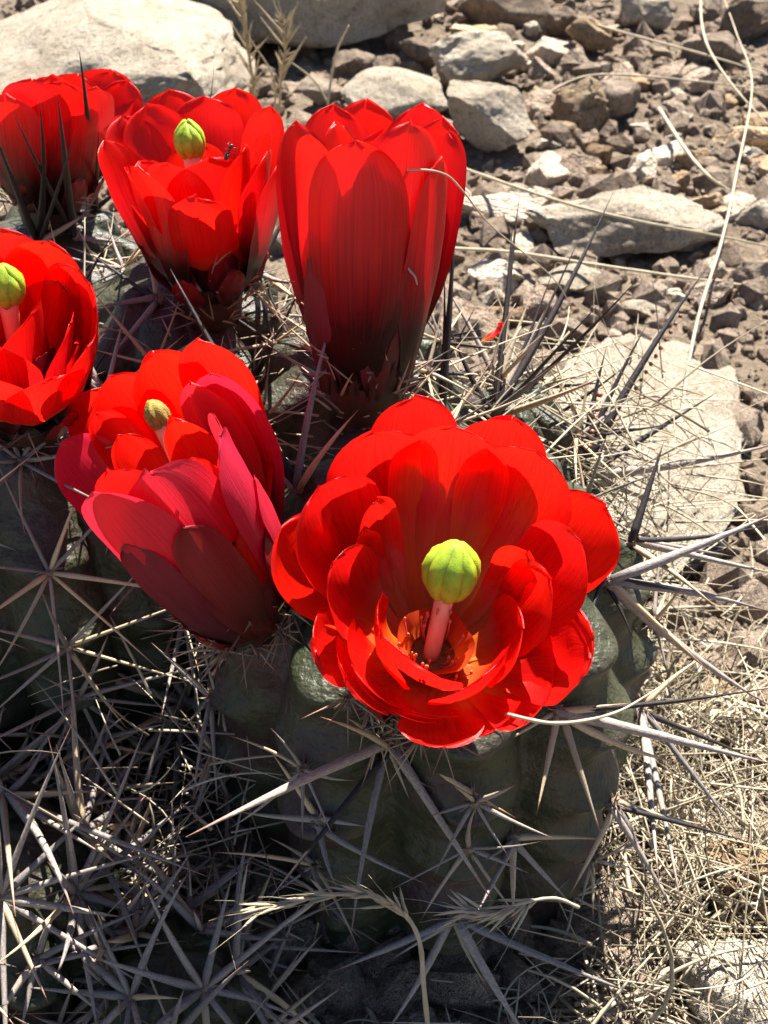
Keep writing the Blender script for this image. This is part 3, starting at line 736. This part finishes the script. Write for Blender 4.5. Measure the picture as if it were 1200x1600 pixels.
# F6: wide open flower
B6 = V(0.75, 16.5, 9.5); AX6 = V(0.06, -0.28, 0.95)
in6 = dict(b1=0.80, b2=1.02, k1=0.12, k2=0.55)
t6 = [(710, 668, 4.3, .98, {'mat': 'petal_inner'}), (836, 708, 4.15, 1.0, {'mat': 'petal_inner'}), (585, 677, 4.2, .98, {'mat': 'petal_inner'}), (500, 762, 4.1, .92, {'mat': 'petal_inner'}), (905, 848, 3.9, .78, {'mat': 'petal_inner'}),
      (647, 628, 4.15, .72, {'mat': 'petal', 'curl': .08}), (800, 655, 4.1, .74, {'mat': 'petal'}), (938, 797, 3.6, .80, {'mat': 'petal', 'curl': .1}), (452, 834, 3.5, .78, {'mat': 'petal', 'curl': .15}),
      (858, 908, 3.7, .66, {'mat': 'petal_inner'}), (821, 864, 3.5, .42, {'mat': 'petal_inner', 'cup': .8}), (590, 784, 3.7, .34, {'mat': 'petal_inner', 'cup': .9}), (570, 830, 3.3, .28, {'mat': 'petal_inner', 'cup': .6}), 
      (522, 880, 3.5, .72, {'mat': 'petal_inner', 'cup': 1.1}), (585, 985, 3.0, .80, {'mat': 'petal_inner', 'curl': -.08}), (640, 1030, 2.9, .8, {'mat': 'petal_inner'}), (815, 985, 3.0, .74, {'mat': 'petal_inner'}), (760, 1062, 2.9, .80, {'mat': 'petal_inner', 'curl': -.1}),
      (560, 1040, 2.6, .80, {'mat': 'petal', 'curl': .1}), (908, 1028, 2.8, .74, {'mat': 'petal', 'curl': .15}), (692, 1150, 2.3, .62, {'mat': 'petal', 'curl': .2}), (772, 1138, 2.3, .6, {'mat': 'petal'}), (850, 1095, 2.4, .78, {'mat': 'petal'}),
      (927, 992, 2.6, .6, {'mat': 'petal_inner'}), (490, 1000, 2.6, .66, {'mat': 'petal_inner'}), (540, 1062, 2.5, .72, {'mat': 'petal_inner'}), (600, 1104, 2.35, .74, {'mat': 'petal_inner'}), (640, 1112, 2.3, .7, {'mat': 'petal_inner'})]
F6 = make_flower(S_MAIN, B6, AX6, t6, (705, 889, 3.05, 0.98, 1.18), 'wide open red flower with a plump green stigma', H=4.2, hw=.85, fillers=0, outer=5, fillR=1.75, fillH=(.47, .54), throat_k=1.15, shape=in6, r0=0.48, h0=1.7, seed=3, spn=34)
# F4: half closed flower leaning left
r4, B4, n4 = hit(392, 968, S_MAIN); B4 = B4 - n4*0.3
AX4 = V(-0.345, -0.16, 0.92)
s4 = dict(b1=0.75, b2=1.16, k1=0.14, k2=0.55, cup=1.15)
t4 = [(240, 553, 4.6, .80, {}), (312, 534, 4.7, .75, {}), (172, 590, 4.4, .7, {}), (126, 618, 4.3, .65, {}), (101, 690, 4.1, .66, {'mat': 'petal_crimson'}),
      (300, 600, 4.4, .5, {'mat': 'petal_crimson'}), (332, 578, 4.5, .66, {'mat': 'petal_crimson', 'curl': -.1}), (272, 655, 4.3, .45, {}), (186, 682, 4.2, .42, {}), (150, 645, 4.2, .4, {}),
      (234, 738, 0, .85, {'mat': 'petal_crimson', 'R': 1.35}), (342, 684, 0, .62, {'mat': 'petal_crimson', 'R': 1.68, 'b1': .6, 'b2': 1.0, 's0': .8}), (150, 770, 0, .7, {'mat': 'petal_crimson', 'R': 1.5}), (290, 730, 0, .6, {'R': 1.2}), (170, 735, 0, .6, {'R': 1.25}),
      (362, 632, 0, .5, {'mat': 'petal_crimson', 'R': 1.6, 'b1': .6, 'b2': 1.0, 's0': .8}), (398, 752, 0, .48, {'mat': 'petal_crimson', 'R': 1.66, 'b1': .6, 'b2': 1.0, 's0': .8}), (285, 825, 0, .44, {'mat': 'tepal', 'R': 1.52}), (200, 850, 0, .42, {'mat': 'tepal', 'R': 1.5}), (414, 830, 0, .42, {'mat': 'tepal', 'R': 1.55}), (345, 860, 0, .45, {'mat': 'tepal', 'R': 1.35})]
F4 = make_flower(S_MAIN, B4, AX4, t4, (246, 648, 3.75, .52, .7), 'half closed red flower with a dull olive stigma', H=4.4, hw=.7, fillers=7, outer=6, fillR=1.45, shape=s4, smat='stigma_olive', r0=.6, seed=5, spn=60)
# F3: tall narrow flower
B3 = at(568, 628, 28.0); T3 = at(580, 200, 25.6); AX3 = T3-B3; L3 = AX3.length
s3 = dict(b1=0.62, b2=1.0, k1=0.22, k2=0.58, cup=1.3)
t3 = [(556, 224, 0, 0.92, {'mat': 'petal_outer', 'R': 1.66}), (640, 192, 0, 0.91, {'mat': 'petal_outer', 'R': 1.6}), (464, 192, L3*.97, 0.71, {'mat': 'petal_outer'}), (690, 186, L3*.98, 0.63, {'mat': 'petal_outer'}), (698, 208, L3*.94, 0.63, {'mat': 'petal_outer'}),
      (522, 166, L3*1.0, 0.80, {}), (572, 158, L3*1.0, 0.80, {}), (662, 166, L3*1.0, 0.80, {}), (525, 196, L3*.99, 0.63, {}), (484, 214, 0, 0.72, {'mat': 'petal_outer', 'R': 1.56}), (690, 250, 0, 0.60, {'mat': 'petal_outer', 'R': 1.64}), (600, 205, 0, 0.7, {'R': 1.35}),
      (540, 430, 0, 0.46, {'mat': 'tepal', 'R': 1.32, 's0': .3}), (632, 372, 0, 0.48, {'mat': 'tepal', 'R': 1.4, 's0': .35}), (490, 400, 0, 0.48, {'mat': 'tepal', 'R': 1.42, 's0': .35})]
F3 = make_flower(S_F3, B3, AX3, t3, (570, 205, L3*.86, .4, .6), 'tall narrow red flower with barely opened petals', H=L3, hw=.7, fillers=6, outer=6, fillR=1.25, shape=s3, r0=.6, tube_r=1.0, seed=7, spn=70)
# F2: goblet flower
B2 = at(335, 482, 31.0); T2 = at(300, 215, 28.6); AX2 = T2-B2; L2 = AX2.length
s2 = dict(b1=0.58, b2=0.92, k1=0.25, k2=0.62, cup=1.4)
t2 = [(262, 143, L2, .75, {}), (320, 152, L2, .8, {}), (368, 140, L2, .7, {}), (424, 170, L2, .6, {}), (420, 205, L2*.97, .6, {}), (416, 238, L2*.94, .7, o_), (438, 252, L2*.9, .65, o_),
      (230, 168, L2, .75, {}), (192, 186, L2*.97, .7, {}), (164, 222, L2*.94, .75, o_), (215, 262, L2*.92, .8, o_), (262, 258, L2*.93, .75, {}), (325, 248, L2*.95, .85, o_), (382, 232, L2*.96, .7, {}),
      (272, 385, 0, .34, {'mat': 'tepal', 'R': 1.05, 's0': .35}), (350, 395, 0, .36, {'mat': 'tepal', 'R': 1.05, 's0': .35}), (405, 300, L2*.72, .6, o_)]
F2 = make_flower(S_F2, B2, AX2, t2, (296, 219, L2*.98, .66, .92), 'goblet shaped red flower with an upright green stigma', H=L2, hw=.7, fillers=6, outer=6, fillR=1.7, shape=s2, r0=.5, tube_r=.8, seed=9, spn=64)
# F5: bowl flower
B5 = at(45, 668, 28.0); T5 = at(15, 470, 25.0); AX5 = T5-B5; L5 = AX5.length
s5 = dict(b1=0.78, b2=1.02, k1=0.18, k2=0.58, cup=1.4)
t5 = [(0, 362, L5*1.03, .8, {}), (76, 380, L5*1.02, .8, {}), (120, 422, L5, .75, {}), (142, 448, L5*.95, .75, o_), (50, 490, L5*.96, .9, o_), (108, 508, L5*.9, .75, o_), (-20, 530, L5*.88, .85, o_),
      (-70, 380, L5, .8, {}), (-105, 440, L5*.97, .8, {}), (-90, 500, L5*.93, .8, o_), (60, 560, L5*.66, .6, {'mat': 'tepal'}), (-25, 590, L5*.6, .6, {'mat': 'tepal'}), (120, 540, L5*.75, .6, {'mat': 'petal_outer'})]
F5 = make_flower(S_F5, B5, AX5, t5, (8, 445, L5*.9, .75, .95), 'bowl shaped red flower with a round green stigma', H=L5, hw=.8, fillers=8, outer=6, fillR=1.7, shape=s5, r0=.55, seed=13, spn=56)
# F1: flower before the slab
B1 = at(75, 345, 34.8); T1 = at(92, 150, 33.2); AX1 = T1-B1; L1 = AX1.length
s1 = dict(b1=0.62, b2=0.95, k1=0.22, k2=0.6, cup=1.4)
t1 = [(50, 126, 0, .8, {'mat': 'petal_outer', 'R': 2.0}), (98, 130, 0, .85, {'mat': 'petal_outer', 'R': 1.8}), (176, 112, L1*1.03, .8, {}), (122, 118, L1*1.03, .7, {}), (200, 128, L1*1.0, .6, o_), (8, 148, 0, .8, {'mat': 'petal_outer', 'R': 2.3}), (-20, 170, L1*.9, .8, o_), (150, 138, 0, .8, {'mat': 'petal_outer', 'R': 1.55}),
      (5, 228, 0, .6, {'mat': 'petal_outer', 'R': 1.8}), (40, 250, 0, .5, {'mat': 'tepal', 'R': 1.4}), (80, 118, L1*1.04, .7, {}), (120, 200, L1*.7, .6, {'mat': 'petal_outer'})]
F1 = make_flower(S_F1, B1, AX1, t1, None, 'red flower seen from its side', H=L1, hw=.75, fillers=7, outer=6, fillR=1.6, shape=s1, r0=.5, seed=17, spn=24)
random.seed(77)

# ------------------------------------------------------------------ dry grass
def strand_points(p, dirv, L, n, wander, sag):
    pts = [p.copy()]; d = dirv.normalized(); ax = V(rnd(-1, 1), rnd(-1, 1), rnd(-1, 1)).normalized(); k = rnd(-1, 1)*wander
    for i in range(n):
        d = (Quaternion(ax, k/n) @ d); d.z -= sag/n; d.normalize()
        pts.append(pts[-1]+d*(L/n))
    for q in pts:
        m = gz(q.x, q.y)-0.35
        if q.z < m: q.z = m+0.03
    return pts
def near_stem(x, y):
    return min(sqrt((x-a)**2+(y-b)**2)-c for a, b, c in STEMS_XY+[(3.4, 27.0, 2.6)])
GV, GF, GU = [], [], []
n = 0
while n < 5600:
    x, y = rnd(-16, 17), rnd(7, 44); ds = near_stem(x, y)
    if ds < (0.5 if y < 21 and x > -4.5 else -0.9): continue
    pr = math.exp(-max(ds-0.8, 0)/2.6)
    if x > 2 and y < 24: pr = max(pr, 0.85*math.exp(-max(x-7, 0)/6))
    if x < 2.5 and y < 17: pr *= .17
    if y > 33: pr *= .5
    if random.random() > pr: continue
    z = gz(x, y)-0.35 + rnd(0, 1.0)*random.random() + (rnd(0, 5.0)*random.random() if ds < 1.2 and (y > 23 or x < -3) else 0.2)
    up = rnd(-.25, .35) if random.random() < .8 else rnd(.3, 1.3)
    q = rnd(0, 6.28); d = V(cos(q), sin(q), up)
    L = random.lognormvariate(0.75, 0.5); L = min(L, 6)
    pts = strand_points(V(x, y, z), d, L, 7, random.choice((.3, .6, 1.2, 2.4)), rnd(0, .5))
    r = rnd(.014, .038) if random.random() < .74 else rnd(.04, .075)
    if r > .034 and random.random() < .5: pts = pts[:5]; L *= .5
    o0 = len(GV); sweep(pts, [r*(1-0.75*(i/7)**2) for i in range(len(pts))], 3, GV, GF)
    u = random.random(); GU += [(u, 0.5)]*(len(GV)-o0); n += 1
for cx, cy, rx, ry, zt, num in ((4.6, 27.5, 4.2, 3.6, 9.0, 620), (-2.8, 25.5, 2.4, 3.0, 11.2, 240), (-8.0, 29.0, 3.6, 3.0, 11.5, 330), (1.0, 24.0, 3.0, 2.0, 11.5, 200), (8.6, 19.5, 2.4, 5.5, 1.9, 420), (-4.6, 19.5, 1.8, 4.5, 7.5, 90)):
    for k in range(num):       # straw blown into the clump and caught between stems and spines
        q = rnd(0, 6.28); rr = sqrt(random.random()); p = V(cx+cos(q)*rr*rx, cy+sin(q)*rr*ry, rnd(zt*.25 if zt > 5 else .2, zt))
        q = rnd(0, 6.28); d = V(cos(q), sin(q), rnd(-.4, .9)); L = rnd(1.2, 4.2)
        pts = strand_points(p, d, L, 7, random.choice((.2, .3, .6, 1.6)), rnd(0, .3)); r = rnd(.014, .042)
        o0 = len(GV); sweep(pts, [r*(1-0.75*(i/7)**2) for i in range(8)], 3, GV, GF)
        u = random.random(); GU += [(u, 0.5)]*(len(GV)-o0)
tag(link('dry_grass', new_mesh('dry_grass', GV, GF, M['straw'], GU)), 'tangled dry straw grass around the cactus clump', 'dry grass', kind='stuff')
# single straws, each its own thing
def straw(pts, w, label, name='straw_stalk', mat='straw_pale', extra=None, group=None):
    p = spline(pts, 6*len(pts)); n = len(p)
    c = p[0].copy()
    vv, ff = sweep([q-c for q in p], [w*0.5*(1-0.55*(i/(n-1))**2)*(1+0.10*sin(i*1.7)) for i in range(n)], 6)
    if extra: extra(p, c, vv, ff)
    u = random.random()
    return tag(link(name, new_mesh(name, vv, ff, M[mat], [(u, .5)]*len(vv)), None, c), label, 'straw', group)
def wisps(p, c, vv, ff):
    n = len(p)
    for i in range(int(n*.25), n-1):
        for k in range(2):
            d = (p[i+1]-p[i]).normalized(); e = (d+V(rnd(-.5, .5), rnd(-.5, .5), rnd(-.3, .4))).normalized(); L = rnd(.8, 2.6); b = p[i]-c
            sweep([b, b+e*L*.4+d*.1, b+e*L*.75+d*.35, b+e*L+d*.5], [.05, .05, .03, .008], 4, vv, ff)
def gp(rows): return [ground(a, b, z) for a, b, z in rows]
def ap(rows): return [at(*r) for r in rows]
straw(gp([(1062, 760, .9), (1066, 640, 1.3), (1090, 500, 2.2), (1128, 375, 2.2), (1152, 265, 2), (1175, 130, 1.6), (1150, 50, 1.2), (1125, -20, .8)]), .14, 'long crooked pale straw stalk running up the slope past all the rocks')
straw(gp([(1094, -20, 1.0), (1097, 40, 1.3), (1112, 85, 1.6), (1150, 140, 1.2), (1205, 200, .5)]), .16, 'curved pale straw arching over the dark brown flat rock')
straw(gp([(705, 256, .6), (800, 290, 2.0), (900, 322, 2.6), (1010, 348, 2.6), (1110, 366, 1.6), (1215, 388, .6)]), .17, 'straight grey straw lying across the flat cream rock')
straw(gp([(700, 388, .6), (800, 394, 1.0), (920, 412, 1.2), (1060, 432, 1.0), (1210, 452, .6)]), .17, 'straight pale straw lying along the foot of the flat cream rock')
straw(gp([(1030, 170, 1.2), (1070, 232, 1.3), (1108, 276, 1.2), (1148, 302, .5)]), .20, 'short thick bleached straw bent down onto the bare soil')
straw(gp([(908, 32, .5), (1000, 58, 1.2), (1100, 85, 1.3), (1210, 118, .6)]), .18, 'thin straw lying above the tan stone with a sunlit top')
straw(gp([(845, 152, .2), (905, 122, .9), (970, 117, 1.1), (1090, 127, 1.2), (1210, 142, .6)]), .16, 'straw kinked near the scooped tan rock')
straw(ap([(572, 281, 25.0), (630, 266, 24.6), (690, 270, 24.8), (722, 297, 26), (770, 355, 28), (860, 430, 31), (893, 478, 33)]), .045, 'hair-thin straw hooked over the tall narrow flower')
straw(ap([(632, 385, 25.8), (636, 415, 25.6), (648, 432, 25.6), (652, 445, 25.7)]), .06, 'tiny curled white fibre stuck to the tall narrow flower', name='plant_fibre')
straw(ap([(790, 1116, 22.0), (870, 1130, 21.6), (960, 1114, 22.3), (1034, 1072, 23.2)]), .07, 'thin bowed straw just below the wide open flower')
straw(gp([(1000, 1555, .8), (1060, 1515, 1.6), (1130, 1488, 1.8), (1230, 1470, 1.2)]), .10, 'slender straw crossing below the pitted orange tan rock')
straw(gp([(404, 205, 0.5), (398, 150, 3.5), (388, 80, 7), (376, 10, 10), (370, -40, 12)]), .16, 'tall upright dry grass stem with a forked top behind the goblet flower', extra=wisps)
straw(gp([(425, 200, .5), (430, 150, 3.0), (425, 115, 5.0), (390, 60, 8)]), .13, 'dry grass blade bending towards the forked grass stem')
straw(gp([(434, 205, .5), (440, 120, 4.5), (446, 70, 7), (445, 35, 8.6)]), .12, 'frayed dry grass stalk behind the gap between two flowers', extra=wisps)
straw(gp([(512, 165, .5), (518, 120, 2), (528, 75, 3.6), (545, 40, 5)]), .16, 'thin dead twig against the dark gap under the boulder')
straw(gp([(512, 160, .5), (490, 125, 1.6), (452, 95, 2.6)]), .14, 'white dry grass blade slanting across the dark gap')
# grass seed head in front of the stem
def seedhead(p, c, vv, ff):
    n = len(p)
    for i in range(int(n*.45), n-1):
        for k in range(random.choice((1, 2, 2, 3))):
            d = (p[i+1]-p[i]).normalized(); e = (d*rnd(.8, 1.3)+V(rnd(-.6, .6), rnd(-.5, .3), rnd(-.5, .6))).normalized()
            L = rnd(.35, .75); b = p[i]-c
            sweep([b, b+e*L*.35, b+e*L*.7, b+e*L], [.012, .034, .026, .004], 5, vv, ff)
            if random.random() < .6: sweep([b+e*L*.9, b+e*L*1.5+V(0, 0, .06), b+e*L*2.0+V(rnd(-.1, .1), 0, .05)], [.006, .005, .003], 3, vv, ff)
straw(ap([(672, 1640, 24.2), (662, 1540, 23.6), (655, 1470, 23.2), (628, 1425, 22.9), (570, 1396, 22.7), (500, 1402, 22.6), (400, 1420, 22.4)]), .10, 'pale dry grass seed head drooping in front of the shaded cactus stem', name='grass_seed_head', extra=seedhead)
straw(ap([(905, 1418, 24.0), (870, 1404, 23.9), (830, 1408, 23.8), (780, 1426, 23.8), (722, 1420, 23.9)]), .07, 'pale dry grass seed head lying at the sunlit foot of the stem', name='grass_seed_head', extra=seedhead)

# ------------------------------------------------------------------ insects and debris
def beads(path, n, r, label):
    root = link('insect_egg_row', None, None, path[0]); root.empty_display_size = 0.005
    tag(root, label, 'insect eggs')
    me = new_mesh('egg', [tuple(v*r) for v in ICO[3][0]], ICO[3][1], M['egg'])
    for i in range(n):
        p = path[0]+(path[1]-path[0])*(i/(n-1)); o = link('egg', me, root, p-path[0]); o.scale = (rnd(.9, 1.1),)*2+(rnd(.8, 1),)
def on_spine(key, f0, f1, off):
    b, t = TIPS[key]; side = (t-b).cross(FW).normalized()*off
    return (b+(t-b)*f0+side, b+(t-b)*f1+side)
beads(on_spine((948, 540), .62, .22, -.075), 8, .085, 'row of brown insect eggs on a short black spine')
beads(on_spine((1112, 408), .74, .40, -.06), 10, .062, 'row of dark insect eggs along a long black spine')
vv, ff = [], []
for cx, r, l in ((-.13, .055, .09), (0, .03, .06), (.11, .045, .055)):
    o0 = len(vv); vv += [V(v.x*l+cx, v.y*r, v.z*r) for v in ICO[2][0]]; ff += [tuple(o0+i for i in f) for f in ICO[2][1]]
for sgn in (-1, 1):
    for k in (-.05, 0, .05): sweep([V(k, 0, 0), V(k*2.2, sgn*.09, .05), V(k*3.2, sgn*.16, -.06)], [.01, .009, .006], 4, vv, ff)
ant = link('ant', new_mesh('ant', vv, ff, M['ant']), None, at(358, 236, 27.4)); ant.rotation_euler = (0.2, -1.0, .5)
tag(ant, 'tiny dark ant on the rim of the goblet shaped flower', 'ant')
frag = link('fallen_petal', petal_mesh(V(0, 0, 0), V(0, 0, 1), V(1, 0, 0), V(0, 1, 0), .55, .3, .4, .16, r0=.05, h0=0.0), None, at(750, 532, 32.0))
tag(frag, 'small scrap of red petal caught in straw behind the spines', 'petal')
